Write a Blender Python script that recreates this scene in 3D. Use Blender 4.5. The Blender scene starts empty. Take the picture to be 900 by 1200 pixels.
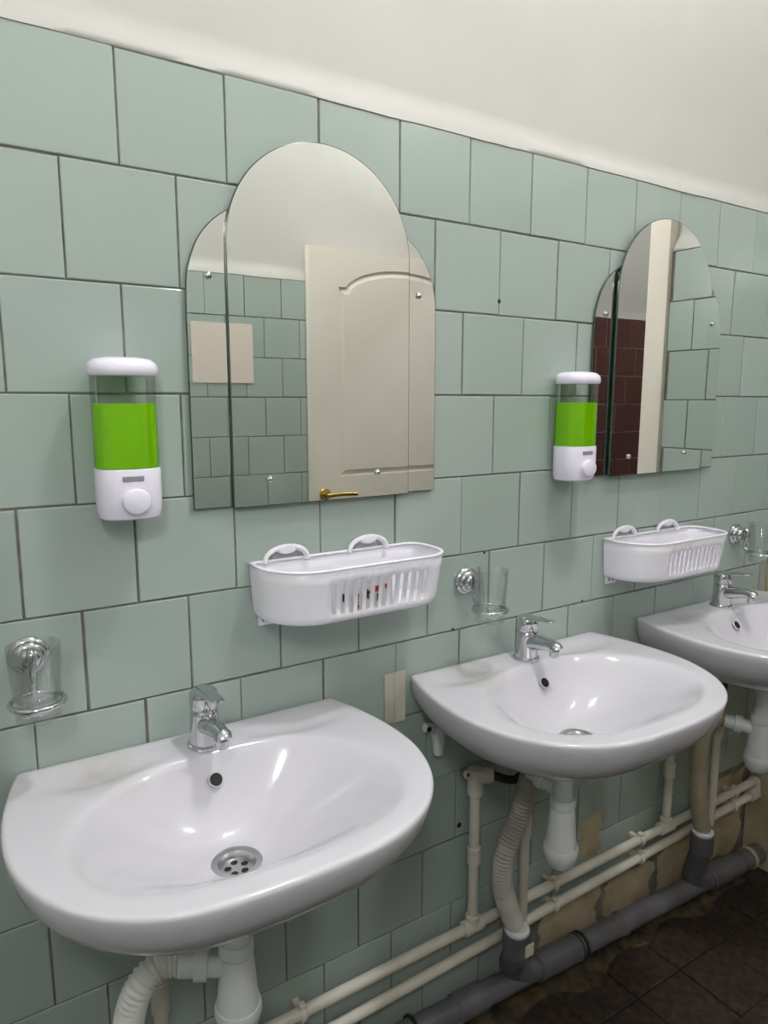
import bpy, bmesh, math, random
from mathutils import Vector, Matrix
rnd = random.Random(7)
PI = math.pi
scene = bpy.context.scene
COL = scene.collection

# ------------------------------------------------------------------ camera
cam_d = bpy.data.cameras.new('camera'); cam = bpy.data.objects.new('camera', cam_d); COL.objects.link(cam)
yaw, pitch, roll = math.radians(32.695), math.radians(-9.046), math.radians(0.05)
fwd = Vector((math.sin(yaw)*math.cos(pitch), math.cos(yaw)*math.cos(pitch), math.sin(pitch)))
rgt = Vector((math.cos(yaw), -math.sin(yaw), 0)); upv = rgt.cross(fwd)
rgt, upv = math.cos(roll)*rgt + math.sin(roll)*upv, -math.sin(roll)*rgt + math.cos(roll)*upv
M = Matrix((rgt, upv, -fwd)).transposed().to_4x4(); M.translation = (-0.0903, -1.0465, 1.3576)
cam.matrix_world = M
cam_d.sensor_fit = 'VERTICAL'; cam_d.sensor_height = 36; cam_d.lens = 827.25/1200*36
cam_d.clip_start = 0.02
scene.camera = cam

# ------------------------------------------------------------------ view, world, light
vs = scene.view_settings
vs.view_transform = 'Standard'; vs.look = 'None'; vs.gamma = 1; vs.use_curve_mapping = False
vs.exposure = -0.70
world = bpy.data.worlds.new('world'); scene.world = world; world.use_nodes = True
world.node_tree.nodes['Background'].inputs[0].default_value = (0.75, 0.85, 1, 1)
world.node_tree.nodes['Background'].inputs[1].default_value = 0.3
CEIL = 3.3
LAMPS = [('wall_fill_lamp', -0.38, -1.47, 2.12, 115), ('wall_fill_lamp', 1.75, -1.47, 2.68, 50), ('ceiling_lamp', 3.1, -0.6, CEIL - .16, 220), ('ceiling_lamp', 0.85, -0.75, CEIL - .16, 290)]   # x, y, z and glow; wall globes and the lobby globe are added fill

# ------------------------------------------------------------------ materials
def mat(name, col=(.8, .8, .8), rough=.5, metal=0, **kw):
    m = bpy.data.materials.new(name); m.use_nodes = True
    b = m.node_tree.nodes['Principled BSDF']
    b.inputs['Base Color'].default_value = (*col, 1); b.inputs['Roughness'].default_value = rough; b.inputs['Metallic'].default_value = metal
    for k, v in kw.items(): b.inputs[k.replace('_', ' ')].default_value = v
    return m
def nodes(m): return m.node_tree.nodes, m.node_tree.links, m.node_tree.nodes['Principled BSDF']
def mottle(m, c1, c2, scale, detail=4, lo=.35, hi=.65, coord='Object', bump=0, bscale=None):
    N, L, b = nodes(m)
    tc = N.new('ShaderNodeTexCoord'); nz = N.new('ShaderNodeTexNoise'); nz.inputs['Scale'].default_value = scale; nz.inputs['Detail'].default_value = detail
    L.new(tc.outputs[coord], nz.inputs['Vector'])
    r = N.new('ShaderNodeValToRGB'); r.color_ramp.elements[0].position = lo; r.color_ramp.elements[1].position = hi
    r.color_ramp.elements[0].color = (*c1, 1); r.color_ramp.elements[1].color = (*c2, 1)
    L.new(nz.outputs['Fac'], r.inputs['Fac']); L.new(r.outputs['Color'], b.inputs['Base Color'])
    if bump:
        n2 = N.new('ShaderNodeTexNoise'); n2.inputs['Scale'].default_value = bscale or scale; n2.inputs['Detail'].default_value = 3
        L.new(tc.outputs[coord], n2.inputs['Vector'])
        bp = N.new('ShaderNodeBump'); bp.inputs['Strength'].default_value = bump; bp.inputs['Distance'].default_value = .004
        L.new(n2.outputs['Fac'], bp.inputs['Height']); L.new(bp.outputs['Normal'], b.inputs['Normal'])
    return m
def tile_mat(name, c1, c2, rough):
    m = mat(name, c1, rough); N, L, b = nodes(m)
    oi = N.new('ShaderNodeObjectInfo'); mx = N.new('ShaderNodeMix'); mx.data_type = 'RGBA'
    mx.inputs[6].default_value = (*c1, 1); mx.inputs[7].default_value = (*c2, 1)
    L.new(oi.outputs['Random'], mx.inputs[0]); L.new(mx.outputs[2], b.inputs['Base Color'])
    tc = N.new('ShaderNodeTexCoord'); nz = N.new('ShaderNodeTexNoise'); nz.inputs['Scale'].default_value = 14; nz.inputs['Detail'].default_value = 1
    L.new(tc.outputs['Object'], nz.inputs['Vector'])
    bp = N.new('ShaderNodeBump'); bp.inputs['Strength'].default_value = .04; bp.inputs['Distance'].default_value = .004
    L.new(nz.outputs['Fac'], bp.inputs['Height']); L.new(bp.outputs['Normal'], b.inputs['Normal'])
    return m
M_TILE = tile_mat('green_tile', (.368, .438, .400), (.403, .472, .437), .11)
M_MAROON = tile_mat('maroon_tile', (.085, .026, .024), (.11, .034, .032), .15)
M_GROUT = mottle(mat('dark_grout', rough=.9), (.13, .12, .10), (.22, .21, .18), 30)
M_GROUT2 = mat('pale_grout', (.42, .34, .33), .9)
M_PLASTER = mottle(mat('cream_plaster', rough=.6), (.485, .475, .447), (.53, .52, .495), 2.2, bump=.12, bscale=9)
M_MORTAR = mottle(mat('beige_mortar', rough=.9), (.36, .29, .17), (.52, .44, .29), 10, bump=.8, bscale=40)
M_FTILE = mottle(mat('worn_floor_tile', rough=.55), (.012, .0105, .009), (.062, .036, .024), 7, detail=7, lo=.36, hi=.70, coord='Object', bump=.4, bscale=30)
M_FGROUT = mottle(mat('floor_dirt', rough=.9), (.012, .010, .008), (.05, .04, .03), 12)
M_RUBBLE = mottle(mat('mortar_rubble', rough=.95), (.012, .010, .007), (.10, .072, .035), 22, detail=6, bump=1, bscale=60)
M_PORC = mat('white_porcelain', (.71, .695, .755), .12, Coat_Weight=.4, Coat_Roughness=.04)
def stain(m, at, col, rad, fac):
    N, L, b = nodes(m); base = b.inputs['Base Color'].default_value[:]
    tc = N.new('ShaderNodeTexCoord'); vm = N.new('ShaderNodeVectorMath'); vm.operation = 'DISTANCE'; vm.inputs[1].default_value = at
    nz = N.new('ShaderNodeTexNoise'); nz.inputs['Scale'].default_value = 30; L.new(tc.outputs['Object'], nz.inputs['Vector'])
    L.new(tc.outputs['Object'], vm.inputs[0]); mr = N.new('ShaderNodeMapRange'); mr.inputs[1].default_value = rad; mr.inputs[2].default_value = 0; mr.inputs[4].default_value = fac
    L.new(vm.outputs['Value'], mr.inputs[0]); mu = N.new('ShaderNodeMath'); mu.operation = 'MULTIPLY'; L.new(mr.outputs[0], mu.inputs[0]); L.new(nz.outputs['Fac'], mu.inputs[1])
    mx = N.new('ShaderNodeMix'); mx.data_type = 'RGBA'; mx.inputs[6].default_value = base; mx.inputs[7].default_value = (*col, 1)
    L.new(mu.outputs[0], mx.inputs[0]); L.new(mx.outputs[2], b.inputs['Base Color'])
stain(M_PORC, (-.145, -.058, 0), (.40, .36, .27), .075, .9)
M_CHROME = mat('chrome', (.62, .63, .65), .1, 1)
M_STEEL = mat('drain_steel', (.55, .55, .56), .28, 1)
M_BLACK = mat('black_hole', (.012, .011, .010), .7)
M_MIRROR = mat('mirror_silver', (.89, .905, .87), .004, 1)
M_GLASSEDGE = mat('dark_glass_edge', (.05, .075, .06), .2)
M_WPLASTIC = mat('white_plastic', (.93, .91, .985), .28)
M_LILAC = mat('lilac_white_plastic', (.90, .86, .99), .25)
M_PPR = mottle(mat('cream_plastic_pipe', rough=.45), (.62, .565, .47), (.78, .74, .66), 9)
M_TRAP = mat('grey_white_plastic', (.80, .82, .83), .32)
M_HOSEW = mat('white_corrugated', (.78, .78, .76), .45)
M_HOSEG = mottle(mat('dirty_corrugated', rough=.6), (.34, .31, .265), (.52, .485, .44), 12)
M_HOSEY = mottle(mat('yellowed_hose', rough=.6), (.36, .29, .19), (.46, .40, .30), 8)
M_SEWER = mottle(mat('grey_sewer_plastic', rough=.4), (.10, .097, .105), (.15, .145, .155), 12)
M_RUBBER = mat('black_rubber', (.02, .02, .02), .5)
M_LABELG = mat('grey_label', (.30, .29, .34), .35)
M_DOOR = mottle(mat('cream_door_paint', rough=.35), (.78, .73, .65), (.82, .77, .69), 3)
M_CASING = mat('cream_casing', (.76, .70, .62), .4)
M_BRASS = mat('brass', (.62, .45, .16), .25, 1)
M_PAPER = mat('white_paper', (.86, .86, .88), .7)
M_NOTICE = mat('peach_paper', (.74, .66, .59), .7)
M_RED = mat('red_print', (.6, .02, .03), .6)
M_INK = mat('black_print', (.05, .04, .07), .6)
M_STRIP = mottle(mat('beige_glue_residue', rough=.8), (.56, .53, .44), (.66, .62, .54), 18, bump=.3, bscale=50)
M_CUP = mat('grey_suction_cup', (.52, .55, .56), .45)
M_LAMPW = mat('lamp_white', (.8, .8, .8), .4)
M_DIFF = mat('lamp_diffuser', (.9, .9, .9), .5); M_DIFF.node_tree.nodes['Principled BSDF'].inputs['Emission Color'].default_value = (1, 1, 1, 1)
M_DIFF.node_tree.nodes['Principled BSDF'].inputs['Emission Strength'].default_value = 6
def clear_plastic(name, tint, base=None, basef=0, lo=.05, hi=.55):
    m = bpy.data.materials.new(name); m.use_nodes = True; N, L = m.node_tree.nodes, m.node_tree.links
    N.remove(N['Principled BSDF']); out = N['Material Output']
    t = N.new('ShaderNodeBsdfTransparent'); t.inputs[0].default_value = (*tint, 1); sh = t.outputs[0]
    if base:
        d = N.new('ShaderNodeBsdfDiffuse'); d.inputs[0].default_value = (*base, 1)
        tr = N.new('ShaderNodeBsdfTranslucent'); tr.inputs[0].default_value = (*base, 1)
        a = N.new('ShaderNodeMixShader'); a.inputs[0].default_value = .3; L.new(d.outputs[0], a.inputs[1]); L.new(tr.outputs[0], a.inputs[2])
        x = N.new('ShaderNodeMixShader'); x.inputs[0].default_value = basef; L.new(sh, x.inputs[1]); L.new(a.outputs[0], x.inputs[2]); sh = x.outputs[0]
    g = N.new('ShaderNodeBsdfGlossy'); g.inputs['Roughness'].default_value = .03
    lw = N.new('ShaderNodeLayerWeight'); lw.inputs[0].default_value = .35
    mr = N.new('ShaderNodeMapRange'); mr.inputs[3].default_value = lo; mr.inputs[4].default_value = hi
    L.new(lw.outputs['Fresnel'], mr.inputs[0])
    f = N.new('ShaderNodeMixShader'); L.new(mr.outputs[0], f.inputs[0]); L.new(sh, f.inputs[1]); L.new(g.outputs[0], f.inputs[2])
    L.new(f.outputs[0], out.inputs[0]); return m
M_CLEAR = clear_plastic('clear_container', (.95, .965, .955), lo=.03, hi=.5)
M_GLASS = clear_plastic('clear_glass', (.982, .992, .986), lo=.03, hi=.45)
M_SOAP = clear_plastic('green_soap', (.68, 1.0, .02), (.47, .96, .0), .8, .01, .2)

# ------------------------------------------------------------------ mesh helpers
def link(name, me, parent=None, loc=(0, 0, 0)):
    o = bpy.data.objects.new(name, me); COL.objects.link(o); o.location = loc
    if parent: o.parent = parent
    return o
def obj(name, bm, m, parent=None, loc=(0, 0, 0), smooth=True, angle=40):
    bmesh.ops.recalc_face_normals(bm, faces=bm.faces)
    me = bpy.data.meshes.new(name); bm.to_mesh(me); bm.free()
    for x in (m if isinstance(m, (list, tuple)) else [m]): me.materials.append(x)
    if smooth:
        me.polygons.foreach_set('use_smooth', [True]*len(me.polygons))
        me.set_sharp_from_angle(angle=math.radians(angle))
    return link(name, me, parent, loc)
def thing(name, label, cat, loc=(0, 0, 0), rz=0, group=None):
    o = bpy.data.objects.new(name, None); COL.objects.link(o); o.location = loc; o.rotation_euler = (0, 0, rz)
    o.empty_display_size = .05
    return tag(o, label, cat, group)
def tag(o, label, cat, group=None):
    o['label'] = label; o['category'] = cat
    if group: o['group'] = group
    return o
def struct(name, bm, m, label=None, **k):
    o = obj(name, bm, m, **k); o['kind'] = 'structure'
    if label: o['label'] = label
    return o
def box(x0, x1, y0, y1, z0, z1, bev=0, seg=2, bm=None):
    bm = bm or bmesh.new()
    r = bmesh.ops.create_cube(bm, size=1)
    for v in r['verts']: v.co = Vector(((x0+x1)/2 + v.co.x*(x1-x0), (y0+y1)/2 + v.co.y*(y1-y0), (z0+z1)/2 + v.co.z*(z1-z0)))
    if bev:
        es = list({e for v in r['verts'] for e in v.link_edges})
        bmesh.ops.bevel(bm, geom=es, offset=bev, segments=seg, affect='EDGES', profile=.5)
    return bm
def rings(bm, rs, closed=True, cap0=False, cap1=False, mi=0):
    """skin a list of point rings"""
    V = [[bm.verts.new(p) for p in r] for r in rs]
    n = len(V[0])
    for a, b in zip(V, V[1:]):
        for i in range(n if closed else n-1):
            j = (i+1) % n
            try: bm.faces.new((a[i], a[j], b[j], b[i])).material_index = mi
            except ValueError: pass
    if cap0: bm.faces.new(V[0][::-1]).material_index = mi
    if cap1: bm.faces.new(V[-1]).material_index = mi
    return V
def lathe(prof, n=32, bm=None, mat4=None, mi=0, caps=True):
    bm = bm or bmesh.new(); T = mat4 or Matrix()
    rs = [[T @ Vector((r*math.cos(2*PI*i/n), r*math.sin(2*PI*i/n), z)) for i in range(n)] for r, z in prof]
    rings(bm, rs, cap0=caps, cap1=caps, mi=mi); return bm
def catmull(P, k=8, closed=False):
    P = [Vector(p) for p in P]; out = []; n = len(P)
    for i in range(n if closed else n-1):
        if closed: a, b, c, d = P[(i-1) % n], P[i], P[(i+1) % n], P[(i+2) % n]
        else: a, b, c, d = P[max(i-1, 0)], P[i], P[i+1], P[min(i+2, n-1)]
        for j in range(k):
            t = j/k; out.append(.5*((2*b) + (c-a)*t + (2*a-5*b+4*c-d)*t*t + (3*b-a-3*c+d)*t**3))
    if not closed: out.append(P[-1])
    return out
def tube(pts, r, n=16, bm=None, caps=True, closed=False, sx=1, mi=0):
    bm = bm or bmesh.new(); pts = [Vector(p) for p in pts]; m = len(pts)
    rr = r if isinstance(r, (list, tuple)) else [r]*m
    rs = []; prev = None
    for i, p in enumerate(pts):
        if closed: t = pts[(i+1) % m] - pts[i-1]
        else: t = pts[min(i+1, m-1)] - pts[max(i-1, 0)]
        t.normalize()
        if prev is None:
            u = t.orthogonal() if abs(t.z) > .9 else t.cross(Vector((0, 0, 1)))
        else: u = prev - t*prev.dot(t)
        u.normalize(); prev = u.copy(); w = t.cross(u)
        rs.append([p + rr[i]*(sx*u*math.cos(2*PI*k/n) + w*math.sin(2*PI*k/n)) for k in range(n)])
    if closed: rs.append(rs[0])
    rings(bm, rs, cap0=caps and not closed, cap1=caps and not closed, mi=mi)
    if closed: bmesh.ops.remove_doubles(bm, verts=bm.verts, dist=1e-7)
    return bm
def cyl(p, q, r, n=20, bm=None, bev=.0015):
    p, q = Vector(p), Vector(q); d = (q-p); L = d.length; T = Matrix.Translation(p) @ d.to_track_quat('Z', 'Y').to_matrix().to_4x4()
    return lathe([(max(r-bev, 1e-4), 0), (r, bev), (r, L-bev), (max(r-bev, 1e-4), L)], n, bm, T)
def prism(poly, y0, y1, bm=None, mi=0):
    """polygon in x,z extruded along y"""
    bm = bm or bmesh.new()
    rings(bm, [[(x, y0, z) for x, z in poly], [(x, y1, z) for x, z in poly]], cap0=True, cap1=True, mi=mi); return bm
def copy_thing(o, loc, label):
    r = o.copy(); COL.objects.link(r); r.location = loc; r['label'] = label
    def kids(a, b):
        for ch in list(a.children):
            c = ch.copy(); COL.objects.link(c); c.parent = b; kids(ch, c)
    kids(o, r); return r

# ------------------------------------------------------------------ tiled surfaces
def tile_mesh(name, m, bev=.0016):
    """unit tile in x,z (-.5..+.5), front face at y=0 facing -y, sized later by scale"""
    bm = bmesh.new(); b1, b2 = bev/.15, bev*.35/.15
    lev = [(.5, .0055), (.5, bev), (.5-b2, bev*.35), (.5-b1, 0)]
    V = rings(bm, [[(-h, y, -h), (h, y, -h), (h, y, h), (-h, y, h)] for h, y in lev], cap1=True)
    bmesh.ops.recalc_face_normals(bm, faces=bm.faces)
    for f in bm.faces:
        f.smooth = False
    me = bpy.data.meshes.new(name); bm.to_mesh(me); bm.free(); me.materials.append(m); return me
TM_G = tile_mesh('green_tile', M_TILE); TM_M = tile_mesh('maroon_tile', M_MAROON)
BZ = [1.8183, 1.6696, 1.5152, 1.3654, 1.2128, 1.06, .91, .7605, .6083, .4598, .3141, .1743, .0245]
def tile_wall(parent, me, rows, x0, x1, offs, pitches, joint=.0025, skip=lambda r, c, xc, zc: False, rz=0, origin=(0, 0), jit=.0008, ty=.0035):
    """rows: descending z lines; tiles laid along the local x axis of a wall turned by rz about origin"""
    cr, sr = math.cos(rz), math.sin(rz)
    for r, (za, zb) in enumerate(zip(rows, rows[1:])):
        P = pitches[r % len(pitches)]; o = offs[r % len(offs)]
        k = math.floor((x0-o)/P)
        while o + k*P < x1 - .004:
            a, b = max(o+k*P, x0), min(o+(k+1)*P, x1); k += 1
            if b - a < .012: continue
            xc, zc = (a+b)/2 + rnd.uniform(-jit, jit), (za+zb)/2 + rnd.uniform(-jit, jit)*.6
            dy = rnd.uniform(-.0006, .0006)
            if skip(r, k-1, xc, zc): continue
            t = link('tile', me, parent)
            t.location = (origin[0] + xc*cr - dy*sr, origin[1] + xc*sr + dy*cr, zc)
            t.rotation_euler = (rnd.uniform(-1, 1)*ty, rnd.uniform(-1, 1)*.002, rz + rnd.uniform(-1, 1)*ty)
            t.scale = (b-a-joint, 1, za-zb-joint)
XE = 1.857          # inner face of the right-hand wall stub
YO = -1.60          # opposite wall
# back wall (the one with the basins)
wb = struct('wall_back', box(-1.0, 2.05, .0025, .16, 0, 1.815), M_GROUT, 'tiled wall carrying the washbasins')
boffs = [.1564, .0807, -.0013, .0741, -.0015, .0719, 0, .0745, -.0024, .0715, -.0025, .07]
bpit = [.152, .152, .1512, .152, .1518, .152, .152, .152, .152, .151, .1505, .152]
missing = []
def skip_back(r, c, xc, zc):
    return r == 11 and xc > .99 or r == 10 and xc > 1.60
tile_wall(wb, TM_G, BZ, -.98, XE, boffs, bpit, skip=skip_back)
def lip_wall(bm, x0, x1, z0, z1, depth=.022, seg=.03, seed=0):
    """plaster above tiles with an uneven thick lower lip; front towards -y"""
    r2 = random.Random(seed); n = max(2, int((x1-x0)/seg)); rs = []
    ph = [r2.uniform(0, 6) for _ in range(6)]
    for i in range(n+1):
        x = x0 + (x1-x0)*i/n
        w = .0025*math.sin(x*9+ph[0]) + .0018*math.sin(x*23+ph[1]) + r2.uniform(-.0012, .0012)
        w2 = .004*math.sin(x*7+ph[2]) + r2.uniform(-.002, .002)
        rs.append([(x, .10, z0+w*.3), (x, .003, z0+w*.3), (x, -.0012+w*.3, z0+.0015+w*.4), (x, .0012+w*.4, z0+.010+w), (x, depth*.45+w*.4, z0+.026+w2), (x, depth*.85, z0+.040+w2), (x, depth, z0+.06), (x, depth+.001, z0+.3), (x, depth, z1), (x, .10, z1)])
    rings(bm, rs, closed=False); return bm
obj('plaster', lip_wall(bmesh.new(), -.98, XE+.021, 1.8166, CEIL), M_PLASTER, wb, angle=80)
# bare mortar where tiles have come off, built as rough slabs
def rough_slab(x0, x1, z0, z1, y, seed, n=7):
    r2 = random.Random(seed); bm = bmesh.new(); g = []
    for j in range(n):
        row = []
        for i in range(n):
            e = .0 if 0 < i < n-1 and 0 < j < n-1 else 1
            row.append(bm.verts.new((x0+(x1-x0)*i/(n-1)+e*r2.uniform(-.006, .006), y+e*.003+r2.uniform(-.0015, .001), z0+(z1-z0)*j/(n-1)+e*r2.uniform(-.006, .006))))
        g.append(row)
    for j in range(n-1):
        for i in range(n-1): bm.faces.new((g[j][i], g[j][i+1], g[j+1][i+1], g[j+1][i]))
    ed = bmesh.ops.extrude_face_region(bm, geom=bm.faces[:])
    for v in [e for e in ed['geom'] if isinstance(e, bmesh.types.BMVert)]: v.co.y = .006
    return bm
for i, (a, b, c, d, y) in enumerate([(1.006, 1.224, .018, .171, .0005), (1.228, 1.444, .018, .171, .0008), (1.446, 1.602, .02, .171, .0006), (1.607, 1.852, .02, .308, .0008), (1.14, 1.213, .262, .368, -.0028)]):
    obj('mortar_patch', rough_slab(a, b, c, d, y, i), M_MORTAR, wb, angle=50)
for x, z, r in [(.8403, 1.5418, .004), (.818, 1.058, .003), (.742, .913, .003), (.767, .486, .006), (1.108, .914, .003)]:
    obj('drill_hole', lathe([(r*.6, 0), (r, .0004), (r*.7, .0012), (.0003, .0013)], 10, None, Matrix.Translation((x, .0002, z)) @ Matrix.Rotation(PI/2, 4, 'X')), M_BLACK, wb)
# opposite wall
wf = struct('wall_front', box(-1.0, 2.05, YO-.16, YO-.0035, 0, 1.818), M_GROUT, 'tiled wall opposite the basins, seen in the mirrors')
FZ = [1.822 - .152*i for i in range(12)] + [0]
tile_wall(wf, TM_G, FZ, -2.05, .98, [-.048-.0, .027], [.152], rz=PI, origin=(0, YO))
pb = lip_wall(bmesh.new(), -2.05, .98, 1.8203, CEIL, seed=3); bmesh.ops.rotate(pb, verts=pb.verts, matrix=Matrix.Rotation(PI, 3, 'Z'), cent=(0, 0, 0)); bmesh.ops.translate(pb, verts=pb.verts, vec=(0, YO, 0))
obj('plaster', pb, M_PLASTER, wf, angle=80)
# stub wall at the right with the door opening beside it
wr = struct('wall_right', box(XE+.0035, 2.05, -.40, .0035, 0, 1.797), M_GROUT, 'short tiled wall stub at the right end of the basins')
SZ = [1.80 - .1475*i for i in range(7)]
tile_wall(wr, TM_G, SZ, .004, .40, [.09, .015], [.15], rz=-PI/2, origin=(XE, 0))
obj('plaster', lip_wall(bmesh.new(), -.021, .40, 1.80, CEIL, seed=5), M_PLASTER, wr, angle=80).matrix_local = Matrix.Translation((XE, 0, 0)) @ Matrix.Rotation(-PI/2, 4, 'Z')
obj('bare_plaster', box(XE-.001, XE+.01, -.398, -.001, 0.0, .912), M_MORTAR, wr)
tr = struct('trim_1', box(XE-.012, 2.06, -.475, -.402, 0, 2.08, .004), M_CASING, 'cream door casing at the end of the tiled stub')
struct('wall_lintel', box(XE, 2.05, -1.598, -.402, 2.085, CEIL), M_PLASTER, 'plaster wall above the door opening')
# lobby beyond the opening
wl = struct('wall_far', box(2.055, 4.6, YO-.16, YO-.0035, 0, 1.787), M_GROUT2, 'maroon tiled wall beyond the door opening')
tile_wall(wl, TM_M, [1.79 - .152*i for i in range(11)] + [.12, 0], -4.58, -2.06, [.02, .096], [.152], joint=.0042, rz=PI, origin=(0, YO))
pb = lip_wall(bmesh.new(), -4.58, -2.06, 1.79, CEIL, .008, seed=8); bmesh.ops.rotate(pb, verts=pb.verts, matrix=Matrix.Rotation(PI, 3, 'Z'), cent=(0, 0, 0)); bmesh.ops.translate(pb, verts=pb.verts, vec=(0, YO, 0))
obj('plaster', pb, M_PLASTER, wl, angle=80)
struct('wall_lobby_back', box(2.055, 4.6, .2, .3, 0, CEIL), M_PLASTER)
struct('wall_lobby_right', box(4.605, 4.7, YO-.16, .3, 0, CEIL), M_PLASTER)
struct('wall_left', box(-1.12, -1.005, YO-.16, .16, 0, CEIL), M_PLASTER)
struct('ceiling', box(-1.12, 4.7, YO-.16, .3, CEIL+.002, CEIL+.1), M_PLASTER)
# floor
fl = struct('floor', box(-1.12, 4.7, YO-.16, .3, -.12, -.006), M_FGROUT, 'dirty worn brown floor')
fm = bmesh.new(); rings(fm, [[(-h, -h, z), (h, -h, z), (h, h, z), (-h, h, z)] for h, z in ((.5, -.007), (.5, -.002), (.486, 0))], cap1=True)
bmesh.ops.recalc_face_normals(fm, faces=fm.faces); fme = bpy.data.meshes.new('floor_tile'); fm.to_mesh(fme); fm.free(); fme.materials.append(M_FTILE)
for i in range(18):
    for j in range(10):
        t = link('floor_tile', fme, fl); t.location = (-.92 + .155*i + rnd.uniform(-.001, .001), -.085 - .155*j, rnd.uniform(-.002, .0005)); t.scale = (.1515, .1515, 1); t.rotation_euler = (rnd.uniform(-.008, .008), rnd.uniform(-.008, .008), 0)

# ------------------------------------------------------------------ things on the opposite wall
d = thing('door_leaf', 'cream panelled door leaf with brass lever, reflected in the left mirror', 'door', (1.215, -1.575, .02))
def arch(x0, x1, z0, zs, za, flat=.035, n=18):
    pts = [(x0, z0), (x1, z0), (x1, zs), (x1-flat, zs)]
    w = (x1-x0)/2 - flat; c = (x0+x1)/2
    for i in range(1, n):
        t = i/n; pts.append((c + w*math.cos(PI*t), zs + (za-zs)*math.sin(PI*t)**1.25))
    return pts + [(x0+flat, zs), (x0, zs)]
obj('panel_board', box(0, .86, -.02, .010, 0, 1.935, .002), M_DOOR, d)
def raised(poly, y0, y1, gap, inset):
    def off(k):
        n = len(poly); o = []
        for i in range(n):
            a, b, e = Vector(poly[i-1]), Vector(poly[i]), Vector(poly[(i+1) % n])
            n1 = Vector((-(b-a).y, (b-a).x)).normalized(); n2 = Vector((-(e-b).y, (e-b).x)).normalized()
            mm = (n1+n2).normalized(); o.append(tuple(b + mm*k/max(.5, mm.dot(n1))))
        return o
    bm = bmesh.new(); rings(bm, [[(x, y0, z) for x, z in off(gap)], [(x, y1, z) for x, z in off(gap+inset)]])
    bm.verts.ensure_lookup_table(); n = len(poly); cv = bm.verts.new((sum(p[0] for p in poly)/n, y1, (min(p[1] for p in poly)+max(p[1] for p in poly))/2))
    bm.verts.ensure_lookup_table()
    for i in range(n): bm.faces.new((bm.verts[n+i], bm.verts[n+(i+1) % n], cv))
    return bm
def frame(rect, poly):
    x0, x1, z0, z1 = rect; cx = sum(p[0] for p in poly)/len(poly); cz = (min(p[1] for p in poly)+max(p[1] for p in poly))/2
    cor = [(x0, z0), (x1, z0), (x1, z1), (x0, z1)]
    def proj(x, z):
        k = min((((x1 if x > cx else x0)-cx)/(x-cx)) if abs(x-cx) > 1e-6 else 9e9, (((z1 if z > cz else z0)-cz)/(z-cz)) if abs(z-cz) > 1e-6 else 9e9)
        return (cx+(x-cx)*k, cz+(z-cz)*k)
    out = [proj(*p) for p in poly]
    for c in cor:                                   # snap the nearest outer point to each corner
        i = min(range(len(out)), key=lambda q: (out[q][0]-c[0])**2 + (out[q][1]-c[1])**2); out[i] = c
    bm = bmesh.new(); Y0, Y1 = .0105, .020
    rings(bm, [[(x, Y0, z) for x, z in out], [(x, Y1, z) for x, z in out], [(x, Y1, z) for x, z in poly], [(x, Y0, z) for x, z in poly]]); return bm
def dense(poly, n=6):
    return [tuple(Vector(a).lerp(Vector(b), k/n)) for a, b in zip(poly, poly[1:]+poly[:1]) for k in range(n)]
top_p = dense(arch(.13, .79, 1.02, 1.785, 1.872), 1); low_p = dense([(.13, .14), (.79, .14), (.79, .86), (.13, .86)], 6)
obj('stile_frame', frame((0, .86, .94, 1.935), top_p), M_DOOR, d, smooth=False)
obj('stile_frame', frame((0, .86, 0, .94), low_p), M_DOOR, d, smooth=False)
obj('raised_panel', raised(top_p, .0095, .019, .004, .022), M_DOOR, d, smooth=False)
obj('raised_panel', raised(low_p, .0095, .019, .004, .022), M_DOOR, d, smooth=False)
h = obj('door_handle', cyl((.055, .019, .95), (.055, .028, .95), .025, 20), M_BRASS, d); h['label'] = 'brass lever handle'
obj('lever', tube(catmull([(.055, .025, .95), (.055, .058, .95), (.068, .065, .951), (.12, .065, .952), (.185, .062, .948)], 5), .009, 12), M_BRASS, h)
for z in (.25, 1.7): obj('hinge', cyl((.868, .024, z), (.868, .024, z+.1), .008, 10), M_BRASS, d)
tag(obj('paper_notice', box(.752, .988, YO+.0015, YO+.0035, 1.42, 1.642), M_NOTICE), 'plain peach paper sheet on the opposite wall, reflected in the left mirror', 'paper')

# ------------------------------------------------------------------ globes out of view; wall pair and lobby one added for fill light
for (n_, x_, y_, z_, w_), lab in zip(LAMPS, ('unseen globe added as frontal fill light, on the opposite wall toward the left', 'unseen globe added as frontal fill light, on the opposite wall toward the door opening', 'unseen globe added on the ceiling beyond the door opening to light the maroon wall', 'white globe lamp on the washroom ceiling')):
    t = thing(n_, lab, 'lamp', (x_, y_, z_))
    md_ = M_DIFF.copy(); md_.node_tree.nodes['Principled BSDF'].inputs['Emission Strength'].default_value = w_
    g = [(.0005, -.09)] + [(.09*math.sin(a), -.09*math.cos(a)) for a in [PI*k/20 for k in range(1, 18)]]
    T = Matrix.Rotation(PI/2, 4, 'X') if n_ == 'wall_fill_lamp' else Matrix()
    obj('globe', lathe(g, 32, None, T), md_, t)
    base = lathe([(.05, .075), (.052, .09), (.06, .10), (.06, .126)] if n_ == 'wall_fill_lamp' else [(.05, .075), (.052, .12), (.06, .13), (.06, .157)], 32, None, Matrix.Rotation(-PI/2, 4, 'X') @ Matrix.Rotation(PI, 4, 'Y') @ Matrix.Rotation(PI, 4, 'X') if 0 else (Matrix.Rotation(PI/2, 4, 'X') if n_ == 'wall_fill_lamp' else Matrix()))
    obj('lamp_base', base, M_LAMPW, t)

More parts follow.
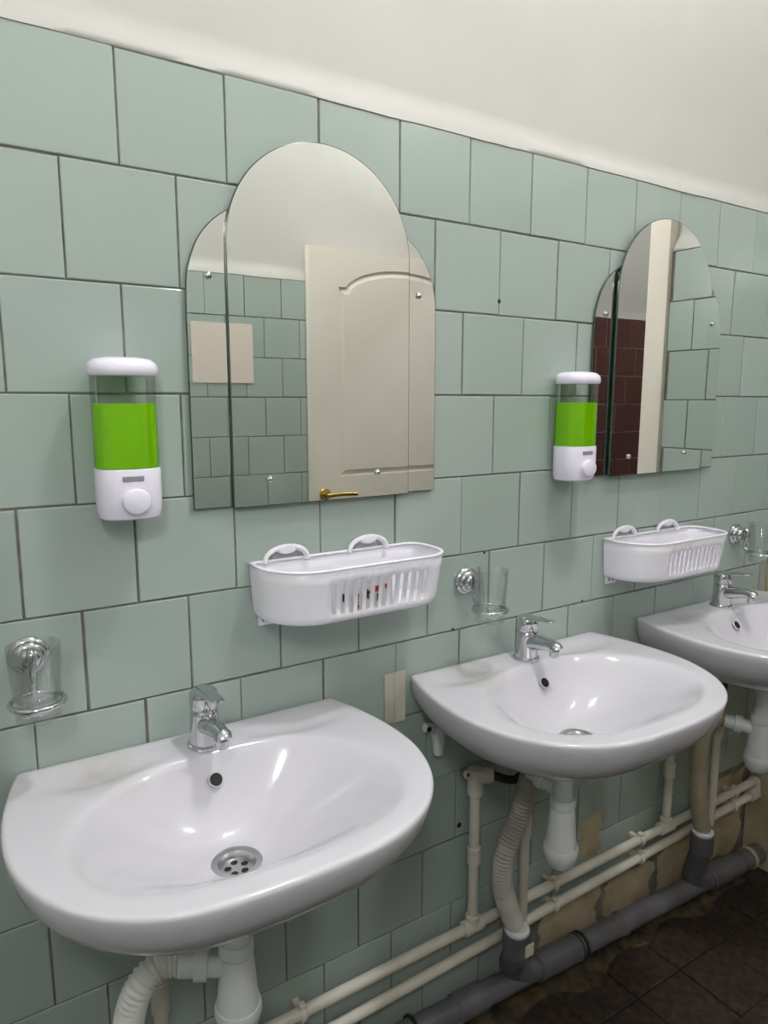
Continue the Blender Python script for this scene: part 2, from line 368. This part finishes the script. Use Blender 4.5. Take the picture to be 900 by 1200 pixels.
# ------------------------------------------------------------------ mirrors
def pane(poly, yb, yf, ch=.0013):
    """mirror pane with a ground edge; poly counter-clockwise in x,z"""
    n = len(poly); ins = []
    for i in range(n):
        a, b, e = Vector(poly[i-1]), Vector(poly[i]), Vector(poly[(i+1) % n])
        n1 = Vector((-(b-a).y, (b-a).x)); n2 = Vector((-(e-b).y, (e-b).x))
        if n1.length < 1e-9: n1 = n2
        if n2.length < 1e-9: n2 = n1
        n1.normalize(); n2.normalize(); m_ = (n1+n2); m_.normalize(); ins.append(tuple(b + m_*ch/max(.5, m_.dot(n1))))
    bm = bmesh.new()
    rings(bm, [[(x, yb, z) for x, z in poly], [(x, yf+ch*.5, z) for x, z in poly], [(x, yf, z) for x, z in ins]], cap0=True, mi=1)
    bm.verts.ensure_lookup_table(); bm.faces.new(bm.verts[2*n:3*n]).material_index = 0
    return bm
def mirror(cx, label, gap):
    t = thing('wall_mirror', label, 'mirror', (cx, 0, 1.195), 0, 'arched three-part mirrors')
    half = [(.2245, .0), (.2245, .285), (.2225, .335), (.2165, .3615), (.204, .392), (.183, .418), (.163, .4335)]
    z0 = -.002
    for s, nm in ((-1, 'left_panel'), (1, 'right_panel')):
        sm = [(p.x, p.y) for p in catmull([Vector((x, z)) for x, z in half[1:]], 5)]
        poly = [(.135, z0), (.2245, z0)] + sm + [(.135, .45)]
        poly = [(s*x, z) for x, z in poly]
        if s < 0: poly = poly[::-1]
        bm = pane(poly, -.0040, -.0080)
        obj('side_panel', bm, [M_MIRROR, M_GLASSEDGE], t, smooth=False)
    R, n = .1635, 56
    poly = [(-R, -.004), (R, -.004)] + [(R*math.cos(PI*i/n), .390 + R*math.sin(PI*i/n)) for i in range(n+1)]
    bm = pane(poly, -.0080-gap, -.0120-gap)
    obj('centre_panel', bm, [M_MIRROR, M_GLASSEDGE], t, smooth=False)
    obj('spacer', box(-.155, .155, -.0079-gap, -.0081, .004, .43), M_GLASSEDGE, t, smooth=False)
    for x, z, y in [(-.19, .341, -.008), (.186, .341, -.008), (-.103, .038, -.012-gap), (.098, .038, -.012-gap)]:
        obj('screw_cap', lathe([(.0055, 0), (.0055, .002), (.004, .004), (.0004, .005)], 16, None, Matrix.Translation((x, y, z)) @ Matrix.Rotation(PI/2, 4, 'X')), M_CHROME, t)
    return t
mirror(.4612, 'large arched three-part mirror reflecting a cream door, above the left basket', .0016)
mirror(1.321, 'arched three-part mirror reflecting maroon tiles, right of the second soap dispenser', .0048)

# ------------------------------------------------------------------ soap dispensers
def sect(w, dp, n=40, k=2.6):
    """flat-backed rounded section, points counter-clockwise, back on y=0"""
    pts = []
    for i in range(n):
        a = 2*PI*i/n; c, s = math.cos(a), math.sin(a)
        x = w/2*math.copysign(abs(c)**(2/k), c); y = -dp/2 + dp/2*math.copysign(abs(s)**(2/k), s)
        pts.append((x, y))
    return pts
def dispenser(cx, label):
    t = thing('soap_dispenser', label, 'soap dispenser', (cx, -.002, 1.1945), 0, 'wall soap dispensers')
    def body(levels, bm=None, **k):
        bm = bm or bmesh.new(); rings(bm, [[(x, y+off, z) for x, y in sect(w, dp)] for w, dp, z, off in levels], **k); return bm
    W, D = .086, .072
    obj('base', body([(W*.80, D*.78, 0, -.002), (W*.92, D*.92, .003, -.001), (W*.98, D*.98, .012, 0), (W, D, .03, 0), (W, D, .068, 0), (W*.985, D*.985, .0705, 0)], cap0=True, cap1=True), M_LILAC, t)
    obj('container', body([(W*.97, D*.97, .071, -.001), (W*.97, D*.97, .196, -.001)], cap0=False, cap1=False), M_CLEAR, t)
    obj('soap', body([(W*.94, D*.94, .0715, -.0022), (W*.94, D*.94, .1575, -.0022)], cap0=True, cap1=True), M_SOAP, t, angle=50)['label'] = 'bright green liquid soap'
    obj('cap', body([(W*1.0, D*1.0, .1945, 0), (W*1.04, D*1.03, .197, 0), (W*1.045, D*1.035, .2045, 0), (W*1.0, D*1.0, .211, 0), (W*.86, D*.86, .216, -.004), (W*.55, D*.55, .2185, -.015)], cap0=True, cap1=True), M_LILAC, t)
    T = Matrix.Translation((.001, -D+.001, .027)) @ Matrix.Diagonal((1.1, 1, 1, 1)) @ Matrix.Rotation(PI/2, 4, 'X')
    obj('push_button', lathe([(.0175, -.004), (.0175, .004), (.0155, .008), (.010, .0098), (.0005, .0105)], 28, None, T), M_LILAC, t)
    w = obj('label_plate', box(-.015, .013, -D-.0008, -D+.004, .054, .0615, .001, 1), M_LABELG, t)
    w['label'] = 'small grey label plate'
    return t
dispenser(.1365, 'white soap dispenser with green soap left of the large mirror')
dispenser(1.0215, 'white soap dispenser with green soap between the two mirrors')

# ------------------------------------------------------------------ baskets
def basket(x0, z0, label):
    """x0: left end at the wall, z0: rim height"""
    t = thing('shower_basket', label, 'basket', (x0, -.004, z0-.086), 0, 'white wall baskets')
    Wd, Dp = .324, .112
    # rim outline from back-left round the front to back-right, then along the back
    def outline(w, dp, shrink):
        r = .078; P = []
        xl, xr, yf = shrink, w-shrink, -dp
        P.append((xl, 0)); P.append((xl, -(dp-r)))
        for i in range(1, 9): a = PI + (PI/2)*i/9; P.append((xl+r+r*math.cos(a), yf+r+r*math.sin(a)))
        n = 25
        fx0, fx1 = xl+r, xr-r*.65
        for i in range(n): P.append((fx0+(fx1-fx0)*i/(n-1), yf))
        r2 = r*.65
        for i in range(1, 7): a = 1.5*PI + (PI/2)*i/7; P.append((xr-r2+r2*math.cos(a), yf+r2+r2*math.sin(a)))
        P.append((xr, -(dp-r2))); P += [(xr, -.028), (xr-.004, -.014), (xr-.013, -.004), (xr-.026, 0)]; xr -= .026
        for i in range(1, 12): P.append((xr+(xl-xr)*i/12, 0))
        return P
    levs = [(0, .010, .098), (.004, .0065, .1015), (.012, .0055, .1025), (.024, .0045, .104), (.064, .0015, .109), (.086, 0, .112)]
    bm = bmesh.new(); V = [[bm.verts.new((x, y, z)) for x, y in outline(Wd, dp, sh)] for z, sh, dp in levs]
    n = len(V[0]); f0 = 10
    for li, (a, b) in enumerate(zip(V, V[1:])):
        for i in range(n):
            j = (i+1) % n
            if li in (2, 3) and f0 <= i < f0+24 and (i-f0) % 2 == 1: continue      # the slots
            bm.faces.new((a[i], a[j], b[j], b[i]))
    bm.faces.new(V[0][::-1])
    o = obj('tray', bm, M_WPLASTIC, t, angle=50)
    md = o.modifiers.new('thick', 'SOLIDIFY'); md.thickness = .0022; md.offset = 1
    rim = [Vector((x, y, .086)) for x, y in outline(Wd, .112, 0)]
    obj('rim', tube(rim, .0024, 8, closed=True, sx=1.6), M_WPLASTIC, t, angle=80)
    for hx in (.062, .219):
        k = obj('hook_loop', tube([(hx - .0375*math.cos(PI*i/20), -.004, .084 + .0235*math.sin(PI*i/20)**.85) for i in range(21)], .0043, 8, sx=1.2), M_WPLASTIC, t)
        lobe = lathe([(.0005, .0035), (.010, .003), (.013, 0), (.013, -.002), (.0005, -.0022)], 20, None, Matrix.Translation((hx, -.006, .1035)) @ Matrix.Rotation(PI/2, 4, 'X') @ Matrix.Diagonal((1.35, .62, 1, 1)))
        obj('hook_knob', lobe, M_WPLASTIC, k)
        cup = lathe([(.001, .0009), (.013, .0009), (.023, .0006), (.024, 0), (.001, 0)], 28, None, Matrix.Translation((hx, .0038, .084)) @ Matrix.Diagonal((1, 1, 1, 1)) @ Matrix.Rotation(PI/2, 4, 'X'))
        obj('suction_cup', cup, M_CUP, t)['label'] = 'grey translucent suction cup'
    for bx in (.012, .28):      # lower lugs against the wall with two holes each
        bm = bmesh.new()
        for a, b, c, d_ in [(0, .032, -.019, -.013), (0, .032, -.004, .004), (0, .005, -.013, -.004), (.0125, .018, -.013, -.004), (.0265, .032, -.013, -.004)]: box(bx+a, bx+b, -.002, .0035, c, d_, bm=bm)
        obj('mounting_lug', bm, M_WPLASTIC, t, smooth=False)
    return t
basket(.3245, 1.0985, 'white slotted plastic basket below the large mirror')
basket(1.168, 1.0485, 'white slotted plastic basket below the right-hand mirror')
pk = thing('printed_packet', 'white packet with red and black print inside the left basket', 'packet', (.41, -.1075, 1.020))
bm = box(0, .125, .006, .0075, .002, .05, .0005, 1); box(.004, .121, .0075, .03, .002, .042, .004, 2, bm)
bmesh.ops.rotate(bm, verts=bm.verts, cent=(0, .02, 0), matrix=Matrix.Rotation(-.06, 3, 'X'))
obj('wrapper', bm, M_PAPER, pk)
ink, red = bmesh.new(), bmesh.new()
def glyph(bm, x, z, ch):
    F = {'F': [(0, 0, .002, .012), (0, .0095, .008, .012), (0, .005, .006, .0073)], 'R': [(0, 0, .002, .012), (0, .01, .007, .012), (0, .005, .007, .007), (.006, .006, .008, .011), (.005, 0, .0075, .006)],
         'T': [(0, .0095, .009, .012), (.0035, 0, .0058, .012)], 'J': [(.005, .002, .007, .012), (0, 0, .006, .0022)], 'B': [(0, .002, .011, .011)], 'D': [(0, .003, .007, .010)], 'I': [(0, 0, .0025, .012)], 'S': [(0, 0, .008, .002), (0, .005, .008, .007), (0, .01, .008, .012), (0, .006, .002, .011), (.006, .001, .008, .006)]}[ch]
    for a, b, c, d_ in F: box(x+a, x+c, .0030, .0052, z+b, z+d_, bm=bm)
for ch, x, z in [('F', .028, .022), ('R', .049, .020), ('S', .049, .006), ('T', .070, .020), ('I', .092, .014), ('I', .096, .012)]: glyph(ink, x, z, ch)
for ch, x, z in [('J', .068, .024), ('B', .088, .028), ('D', .108, .030)]: glyph(red, x, z, ch)
obj('black_print', ink, M_INK, pk, smooth=False); obj('red_print', red, M_RED, pk, smooth=False)

# ------------------------------------------------------------------ tumbler holders and glasses
def holder(cx, cz, yg, label, glabel):
    t = thing('tumbler_holder', label, 'glass holder', (cx, 0, cz), 0, 'chrome tumbler holders')
    T = Matrix.Translation((0, -.0005, 0)) @ Matrix.Rotation(PI/2, 4, 'X')
    obj('rosette', lathe([(.0265, 0), (.0268, .005), (.0245, .008), (.0225, .009), (.0215, .013), (.0185, .016), (.016, .017), (.0155, .021), (.012, .025), (.006, .0275), (.0005, .028)], 36, None, T), M_CHROME, t)
    zr = -.040
    obj('arm', tube(catmull([(0, -.022, .012), (0, -.031, .015), (0, -.0375, .008), (0, -.036, -.008), (0, -.031, -.022), (0, -.033, -.034), (0, -.0435, zr)], 6), [.0045]*6+[.0055]*31, 12), M_CHROME, t)
    R = .0322
    obj('ring', tube([(R*math.cos(2*PI*i/48), yg + R*math.sin(2*PI*i/48), zr) for i in range(48)], .0038, 10, closed=True), M_CHROME, t)
    g = obj('glass_tumbler', lathe([(.0005, -.0635), (.0245, -.0635), (.0268, -.062), (.0272, -.055), (.0328, .0355), (.0325, .037), (.0314, .0365), (.0305, .0345), (.0254, -.0465), (.022, -.0505), (.0005, -.0515)], 56, None), M_GLASS, None, (cx, yg, cz))
    tag(g, glabel, 'glass', 'glass tumblers')
holder(-.0005, 1.010, -.0745, 'chrome tumbler holder at the far left of the wall', 'clear glass tumbler in the leftmost holder, above the nearest basin')
holder(.771, 1.008, -.0745, 'chrome tumbler holder above the middle basin', 'clear glass tumbler in the holder right of the left basket')
holder(1.684, 1.008, -.0745, 'chrome tumbler holder above the far right basin', 'clear glass tumbler at the right edge, beside the right basket')

# ------------------------------------------------------------------ washbasins
OUT = [(0, -.410), (.09, -.405), (.152, -.389), (.205, -.356), (.245, -.308), (.270, -.250), (.280, -.190), (.277, -.120), (.265, -.055), (.250, -.004)]
BOWL = [(0, -.082), (.07, -.086), (.12, -.100), (.17, -.135), (.2, -.18), (.214, -.23), (.207, -.275), (.185, -.315), (.14, -.345), (.08, -.361), (0, -.367)]
CEN = Vector((0, -.2))
def poly_from_half(h, back):
    r = [(p.x, p.y) for p in catmull([Vector(p) for p in h], 24)]
    l = [(-x, y) for x, y in r[::-1]]
    if back:  # open at the wall: add rounded corners
        return r + [(.2475, -.0012), (.243, 0)] + [(-.243, 0), (-.2475, -.0012)] + l[:-1]
    return r[:-1] + l[:-1]
PO = poly_from_half(OUT, True); PB = poly_from_half(BOWL, False)
def hit(poly, a):
    d = Vector((math.cos(a), math.sin(a))); best = 0
    n = len(poly)
    for i in range(n):
        p, q = Vector(poly[i]) - CEN, Vector(poly[(i+1) % n]) - CEN
        e = q - p; den = d.x*e.y - d.y*e.x
        if abs(den) < 1e-12: continue
        t = (p.x*e.y - p.y*e.x)/den; u = (p.x*d.y - p.y*d.x)/den
        if t > 0 and -1e-6 <= u <= 1+1e-6: best = max(best, t)
    return best
angs = sorted([2*PI*i/144 for i in range(144)] + [math.atan2(y-CEN.y, x) % (2*PI) for x, y in [(.243, 0), (-.243, 0), (.2475, -.0012), (-.2475, -.0012), (.25, -.004), (-.25, -.004)]])
def basin(cx, z, label):
    t = thing('washbasin', label, 'washbasin', (cx, -.0015, z), 0, 'white washbasins')
    bm = bmesh.new(); RS = []
    O = [CEN + hit(PO, a)*Vector((math.cos(a), math.sin(a))) for a in angs]
    B = [CEN + hit(PB, a)*Vector((math.cos(a), math.sin(a))) for a in angs]
    DC = Vector((-.005, -.200))
    dirs = [Vector((math.cos(a), math.sin(a))) for a in angs]
    def sc(sx, sy, z, rnd_=0): RS.append([(p.x*sx, p.y*sy, z) for p in O])
    RS.append([(DC.x + .022*u.x, DC.y + .022*u.y, -.140) for u in dirs])
    RS.append([(DC.x + .034*u.x, DC.y + .034*u.y, -.150) for u in dirs])
    RS.append([(DC.x + .05*u.x, DC.y + .05*u.y, -.150) for u in dirs])
    for sx, sy, zz in [(.40, .58, -.142), (.60, .735, -.122), (.76, .835, -.101), (.87, .900, -.080), (.94, .947, -.059), (.978, .977, -.039), (.993, .992, -.020), (1, 1, -.0065)]: sc(sx, sy, zz)
    def inset(dd, zz): RS.append([tuple(CEN + (p-CEN)*(1 - dd/(p-CEN).length)) + (zz,) for p in O])
    inset(.0008, -.0032); inset(.0025, -.0010); inset(.0060, 0)
    def deck(x, y):
        z = 0
        for s in (-1, 1):
            q = ((x-s*.150)/.075)**2 + ((y+.062)/.026)**2
            z -= .0055*math.exp(-q**2*.8)
        z += .0045*max(0, 1-(-y)/.026)**2*max(0, 1-(x/.245)**6)
        return z
    for k in range(1, 9):
        f = k/9
        RS.append([((lambda q: (q.x, q.y, deck(q.x, q.y)*(1 if f < .95 else .5)))((CEN+(o-CEN)*(1-.0060/(o-CEN).length))*(1-f) + (CEN+(b-CEN)*1.08)*f)) for o, b in zip(O, B)])
    RS.append([tuple(CEN+(b-CEN)*1.055)+(-.0004,) for b in B])
    RS.append([tuple(CEN+(b-CEN)*1.025)+(-.0016,) for b in B])
    RS.append([tuple(b)+(-.0040,) for b in B])
    n = 16
    for k in range(1, n+1):
        f = k/n
        row = []
        for b, u in zip(B, dirs):
            w = max(0, min(1, (-u.y + .55)/1.25)); w = w*w*(3-2*w)
            g = (1-w)*(1-(1-f**1.12)**2.15) + w*(1-(1-f**1.12)**1.22)
            row.append(tuple(b*(1-f) + (DC+.030*u)*f) + (-.0040 - .103*g,))
        RS.append(row)
    RS.append([(DC.x+.024*u.x, DC.y+.024*u.y, -.111) for u in dirs]); RS.append([(DC.x+.022*u.x, DC.y+.022*u.y, -.140) for u in dirs])
    rings(bm, RS); obj('bowl', bm, M_PORC, t, angle=60)
    # drain fitting
    zb = -.1076
    bm = lathe([(.024, -.012), (.0345, zb*0), (.0355, .0008), (.034, .0022), (.026, .001), (.0235, -.003), (.0225, -.0075), (.0005, -.0075)], 40, None, Matrix.Translation((DC.x, DC.y, zb)), caps=False)
    dr = obj('drain', bm, M_STEEL, t); dr['label'] = 'steel drain grate'
    for i in range(5):
        a = 2*PI*i/5 + .3
        obj('drain_hole', lathe([(.0042, 0), (.0042, .0008), (.0004, .0009)], 12, None, Matrix.Translation((DC.x+.0125*math.cos(a), DC.y+.0125*math.sin(a), zb-.0077)) @ Matrix.Diagonal((1.2, 1.0, 1, 1))), M_BLACK, dr)
    # overflow
    bx, by = 0.0, -.112
    zs = -.030
    T = Matrix.Translation((.001, -.1045, -.0335)) @ Matrix.Rotation(math.radians(52), 4, 'X')
    ov = obj('overflow_ring', lathe([(.0105, -.002), (.0108, .0010), (.0100, .0018), (.0088, .0010), (.0085, -.001)], 28, None, T, caps=False), M_PORC, t)
    obj('overflow_hole', lathe([(.0098, -.001), (.0098, .0014), (.0003, .0015)], 24, None, T), M_BLACK, ov)
    for s in (-1, 1):      # wall brackets
        bm = bmesh.new()
        tube([(s*.190, -.006, -.115), (s*.188, -.012, -.145), (s*.188, -.011, -.172)], [.015, .013, .010], 12, bm)
        tube([(s*.185, -.010, -.125), (s*.204, -.010, -.114), (s*.219, -.008, -.111)], [.012, .009, .0095], 12, bm)
        br = obj('bracket', bm, M_TRAP, t); br['label'] = 'white wall bracket under the bowl'
        obj('bolt', lathe([(.0055, 0), (.0055, .0015), (.0004, .002)], 12, None, Matrix.Translation((s*.216, -.0182, -.111)) @ Matrix.Rotation(PI/2, 4, 'X')), M_BLACK, br)
    return t
SINKS = [(.2205, .8410, 'nearest white washbasin, at the left with its steel drain in view'), (.889, .8405, 'middle white washbasin with pipes showing beneath'), (1.547, .8425, 'farthest white washbasin, cut off by the right edge')]
for a, tilt in zip(SINKS, (.009, .006, .004)): basin(*a).rotation_euler.y = tilt      # hung slightly off level

# ------------------------------------------------------------------ faucets
def faucet(x, y, z, label):
    t = thing('basin_faucet', label, 'faucet', (x, y, z), 0, 'chrome mixer faucets')
    obj('base_ring', lathe([(.0265, 0), (.0272, .002), (.0262, .005), (.0238, .0062), (.0235, .007)], 36), M_CHROME, t)
    obj('body', lathe([(.0230, .0065), (.0222, .02), (.0212, .036), (.0210, .052), (.0205, .056), (.0190, .0575), (.0188, .0595)], 36), M_CHROME, t)
    sp = catmull([(0, -.008, .036), (0, -.03, .0415), (0, -.05, .0450), (0, -.066, .0468), (0, -.077, .0455), (0, -.082, .040)], 5)
    m = len(sp)
    obj('spout', tube(sp, [.0165-.0045*min(1, i/(m*.6)) + (.0015 if i > m*.75 else 0) - (.003 if i == m-1 else 0) for i in range(m)], 20), M_CHROME, t, angle=70)
    obj('aerator', cyl((0, -.0755, .040), (0, -.0765, .0265), .0095, 20), M_CHROME, t)
    lv = obj('lever', lathe([(.0192, .0597), (.0205, .061), (.0212, .068), (.0214, .079), (.0205, .0845), (.0170, .0885), (.008, .0905), (.0005, .091)], 36), M_CHROME, t)
    bm = bmesh.new(); rs = []
    for f, w, th, yy, zz in [(0, .015, .006, .012, .083), (.2, .017, .006, -.006, .0855), (.4, .0145, .0046, -.022, .0885), (.6, .0115, .0034, -.040, .0910), (.8, .0105, .003, -.056, .0930), (.93, .0095, .0028, -.067, .0942), (1, .005, .002, -.0725, .0946)]:
        rs.append([(w*math.cos(2*PI*k/16), yy, zz + th*math.sin(2*PI*k/16)) for k in range(16)])
    rings(bm, rs, cap0=True, cap1=True); obj('handle', bm, M_CHROME, lv, angle=70)
    return t
faucet(.2235, -.0560, .8408, 'chrome lever faucet on the nearest basin')
faucet(.8905, -.0520, .8403, 'chrome lever faucet on the middle basin')
faucet(1.5620, -.0520, .8422, 'chrome lever faucet on the farthest basin')

# ------------------------------------------------------------------ bottle traps with waste hoses
def corr(path, r, step=.0075, amp=.0018, n=18):
    P = catmull(path, 40); L = [0]
    for a, b in zip(P, P[1:]): L.append(L[-1] + (b-a).length)
    pts, rr = [], []; m = int(L[-1]/step*4); j = 0
    for i in range(m+1):
        s = L[-1]*i/m
        while j < len(L)-2 and L[j+1] < s: j += 1
        f = (s-L[j])/max(L[j+1]-L[j], 1e-9); pts.append(P[j].lerp(P[j+1], f)); rr.append(r + amp*math.cos(i*PI/2))
    return tube(pts, rr, n)
def trap(cx, label, hose, hm, r, hl, smoothhose=False, out=(-.91, .41), ty=-.190, oz=.574):
    y = ty
    t = thing('bottle_trap', label, 'drain trap', (cx, y, 0), 0, 'bottle traps under the basins')
    obj('tailpiece', cyl((0, 0, .585), (0, 0, .684), .0185, 24), M_TRAP, t)
    obj('nut', lathe([(.0225, .590), (.0245, .592), (.0245, .606), (.0225, .609)], 24), M_TRAP, t)
    obj('bottle', lathe([(.019, .5895), (.0225, .588), (.0245, .575), (.0285, .525), (.0305, .515), (.0305, .509)], 32), M_TRAP, t)
    obj('bottom_cap', lathe([(.0325, .509), (.0335, .506), (.0335, .496), (.0315, .489), (.027, .474), (.018, .464), (.0005, .461)], 32), M_TRAP, t)
    obj('side_outlet', cyl((.016*out[0], .016*out[1], oz-.002), (.080*out[0], .080*out[1], oz+.004), .0165, 20), M_TRAP, t)
    obj('outlet_nut', cyl((.040*out[0], .040*out[1], oz), (.058*out[0], .058*out[1], oz+.002), .0215, 12), M_TRAP, t)
    P = [(a-cx, b-y, c) for a, b, c in hose]
    h = obj('waste_hose', tube(catmull(P, 10), r, 20) if smoothhose else corr(P, r), hm, t, angle=80); h['label'] = hl
    return t
trap(.213, 'white bottle trap below the nearest basin', [(.147, -.150, .577), (.118, -.142, .577), (.090, -.145, .560), (.074, -.14, .51), (.073, -.13, .42), (.088, -.10, .34), (.103, -.082, .28)], M_HOSEW, .0195, 'white corrugated hose')
trap(.870, 'grey-white bottle trap below the middle basin', [(.877, -.110, .628), (.873, -.098, .622), (.868, -.092, .585), (.848, -.088, .52), (.816, -.086, .45), (.818, -.083, .37), (.856, -.080, .275)], M_HOSEG, .0205, 'dirty corrugated hose', out=(-.10, .99), ty=-.183, oz=.625)
trap(1.541, 'white bottle trap below the farthest basin', [(1.507, -.110, .578), (1.485, -.098, .572), (1.458, -.092, .535), (1.460, -.090, .44), (1.485, -.084, .33), (1.512, -.080, .262)], M_HOSEY, .021, 'yellowed plain hose', True, out=(-.5, .86))

# ------------------------------------------------------------------ cream supply pipes along the wall
def fitting(t, p, q, r=.0150): obj('coupling', cyl(p, q, r, 18, bev=.002), M_PPR, t)
YP = -.030
up = thing('supply_pipe', 'upper cream plastic water pipe along the wall with risers to the taps', 'water pipe', (.3, YP, .268))
def ul(p): return (p[0]-.3, p[1]-YP, p[2]-.268)
obj('pipe_run', cyl(ul((-.9, YP, .268)), ul((1.835, YP, .268)), .0112, 18), M_PPR, up)
for x, zt, zc in [(.285, .50, .36), (.783, .600, .43), (1.428, .56, .425)]:
    obj('riser', cyl(ul((x, YP, .268)), ul((x, YP, zt)), .0108, 16), M_PPR, up)
    fitting(up, ul((x-.024, YP, .268)), ul((x+.024, YP, .268)), .0158); fitting(up, ul((x, YP, .27)), ul((x, YP, .295)), .0152)
    fitting(up, ul((x, YP, zc-.02)), ul((x, YP, zc+.02)), .0142)
fitting(up, ul((.783, YP, .565)), ul((.783, YP, .622)), .0165)
obj('elbow', cyl(ul((.783, YP, .607)), ul((.815, YP-.012, .604)), .0165, 18), M_PPR, up)
obj('mounting_lug', cyl(ul((.766, -.02, .612)), ul((.766, -.028, .612)), .0095, 16), M_PPR, up)
obj('bolt', cyl(ul((.766, -.027, .612)), ul((.766, -.0295, .612)), .0045, 10), M_BLACK, up)
obj('elbow', tube(catmull([ul((1.825, YP, .268)), ul((1.838, YP, .266)), ul((1.842, YP, .25)), ul((1.842, YP, .235))], 5), .0155, 16), M_PPR, up)
lw = thing('supply_pipe', 'lower cream plastic water pipe along the wall below the other', 'water pipe', (.3, YP, .199))
def zl(x): return .199 + .0185*(x-.3)
def ll(p): return (p[0]-.3, p[1]-YP, p[2]-.199)
obj('pipe_run', cyl(ll((-.9, YP, zl(-.9))), ll((1.835, YP, zl(1.835))), .0112, 18), M_PPR, lw)
for x, zt, zc, yy in [(.137, .52, .44, -.0535), (.903, .56, .46, -.0535), (1.590, .58, .50, -.0535)]:
    obj('riser', tube([ll((x, YP, zl(x))), ll((x, yy, zl(x)+.012)), ll((x, yy, zl(x)+.03)), ll((x, yy, zt))], .0105, 16), M_PPR, lw)
    fitting(lw, ll((x-.024, YP, zl(x-.024))), ll((x+.024, YP, zl(x+.024))), .0158)
    fitting(lw, ll((x, yy, zc-.02)), ll((x, yy, zc+.035)), .0142)
obj('end_fitting', cyl(ll((1.815, YP, zl(1.815))), ll((1.852, YP, zl(1.84))), .0165, 16), M_PPR, lw)
# clips
def clip(t, T, x, z):
    bm = tube([(x + 0, -.0145*math.cos(a)+YP, z + .0145*math.sin(a)) for a in [-1.9 + 3.8*i/14 for i in range(15)]], .0022, 8, sx=3.2)
    box(x-.006, x+.006, YP+.006, -.001, z-.006, z+.006, bm=bm); box(x-.006, x+.006, YP-.010, YP+.004, z+.0135, z+.0205, .001, 1, bm)
    for v in bm.verts: v.co = Vector(T(v.co))
    obj('pipe_clip', bm, M_PPR, t, angle=50)
for x in (.387, 1.02, 1.325, 1.73):
    clip(up, ul, x, .268); clip(lw, ll, x+.004, zl(x))

# braided supply hoses
for pts, lab in [([(.816, -.042, .604), (.845, -.052, .590), (.868, -.060, .588), (.888, -.062, .610), (.893, -.058, .655), (.892, -.056, .686)], 'dark braided hose under the middle basin'),
                 ([(1.592, -.052, .58), (1.60, -.055, .61), (1.60, -.056, .655), (1.585, -.055, .69)], 'short dark braided hose under the farthest basin'),
                 ([(1.43, -.03, .570), (1.44, -.035, .60), (1.475, -.05, .625), (1.50, -.052, .65), (1.53, -.053, .68)], 'long dark braided hose curving under the farthest basin')]:
    o = corr([Vector(p) for p in pts], .0085, .004, .0006, 12); tag(obj('braided_hose', o, M_RUBBER, angle=80), lab, 'hose')

# ------------------------------------------------------------------ grey sewer pipe
YS = -.052
sw = thing('sewer_pipe', 'dark grey plastic sewer pipe along the floor at the wall', 'sewer pipe', (.3, YS, .14))
def zs(x): return .112 - .060*(x-.79)
def sl(p): return (p[0]-.3, p[1]-YS, p[2]-.14)
def S(x, dy=0): return sl((x, YS+dy, zs(x)))
obj('pipe_run', cyl(S(-.9), S(1.845), .0250, 28), M_SEWER, sw)
def sock(a, b, r=.0300): obj('socket', cyl(S(a), S(b), r, 28, bev=.003), M_SEWER, sw)
sock(.95, 1.09); sock(1.235, 1.25, .0285); sock(1.60, 1.74, .031); sock(.72, .80, .0285); sock(.10, .20)
for x in (1.078, 1.094, .612): obj('seal_ring', cyl(S(x), S(x+.006), .0312, 28), M_RUBBER, sw)
obj('end_sleeve', cyl(S(1.76), S(1.845), .0285, 24), M_SEWER, sw)
obj('end_collar', cyl(S(1.792), S(1.804), .0315, 24), M_MORTAR, sw)
for x, zt in [(.862, .258), (1.513, .25), (.105, .27)]:
    zb = zs(x)
    obj('riser', tube(catmull([sl((x, -.081, zt)), sl((x, -.080, zt-.05)), sl((x+.012, YS-.004, zb+.045)), sl((x+.05, YS, zb+.006)), sl((x+.075, YS, zb))], 6), .0262, 24), M_SEWER, sw)
    obj('riser_socket', cyl(sl((x, -.081, zt-.055)), sl((x, -.081, zt)), .0288, 24, bev=.003), M_SEWER, sw)
    obj('white_seal', lathe([(.020, -.004), (.0265, -.002), (.0265, .005), (.0225, .008), (.020, .008)], 24, None, Matrix.Translation(sl((x, -.081, zt)))), M_TRAP, sw)['label'] = 'white seal ring'
tg = obj('sticker', box(-.012, .012, -.0016, .0016, -.014, .014, .001, 1), M_STRIP, sw, sl((.872, -.1095, .225))); tg['label'] = 'small beige sticker'
# rubble below the pipe
bm = bmesh.new(); r3 = random.Random(4); g = []
for i in range(50):
    row = []
    for j in range(9):
        x = -.3 + 2.1*i/49; y = -.002 - (.062+.03*math.sin(i*.9)*math.sin(i*.31+1))*j/8
        hgt = max(0, .022*(1-j/8)**1.3*(.6+.6*math.sin(i*1.1)*math.sin(i*.37))) + r3.uniform(0, .008)*(1-j/8)
        row.append(bm.verts.new((x, y + r3.uniform(-.006, .006)*(j > 0), .0005 + hgt)))
    g.append(row)
for i in range(49):
    for j in range(8): bm.faces.new((g[i][j], g[i+1][j], g[i+1][j+1], g[i][j+1]))
o = obj('mortar_rubble', bm, M_RUBBLE, None, angle=30); o['kind'] = 'stuff'; o['label'] = 'crumbled mortar and dirt along the foot of the wall'; o['category'] = 'rubble'

# ------------------------------------------------------------------ beige strip stuck on the tiles between the first two basins
bm = bmesh.new(); box(.5817, .6028, -.0030, -.0008, .757, .854, .0006, 1, bm); box(.6031, .628, -.0032, -.0008, .7545, .855, .0006, 1, bm)
tag(obj('adhesive_strip', bm, M_STRIP), 'faded beige strip of glue residue on the tiles between the nearest and middle basins', 'strip')
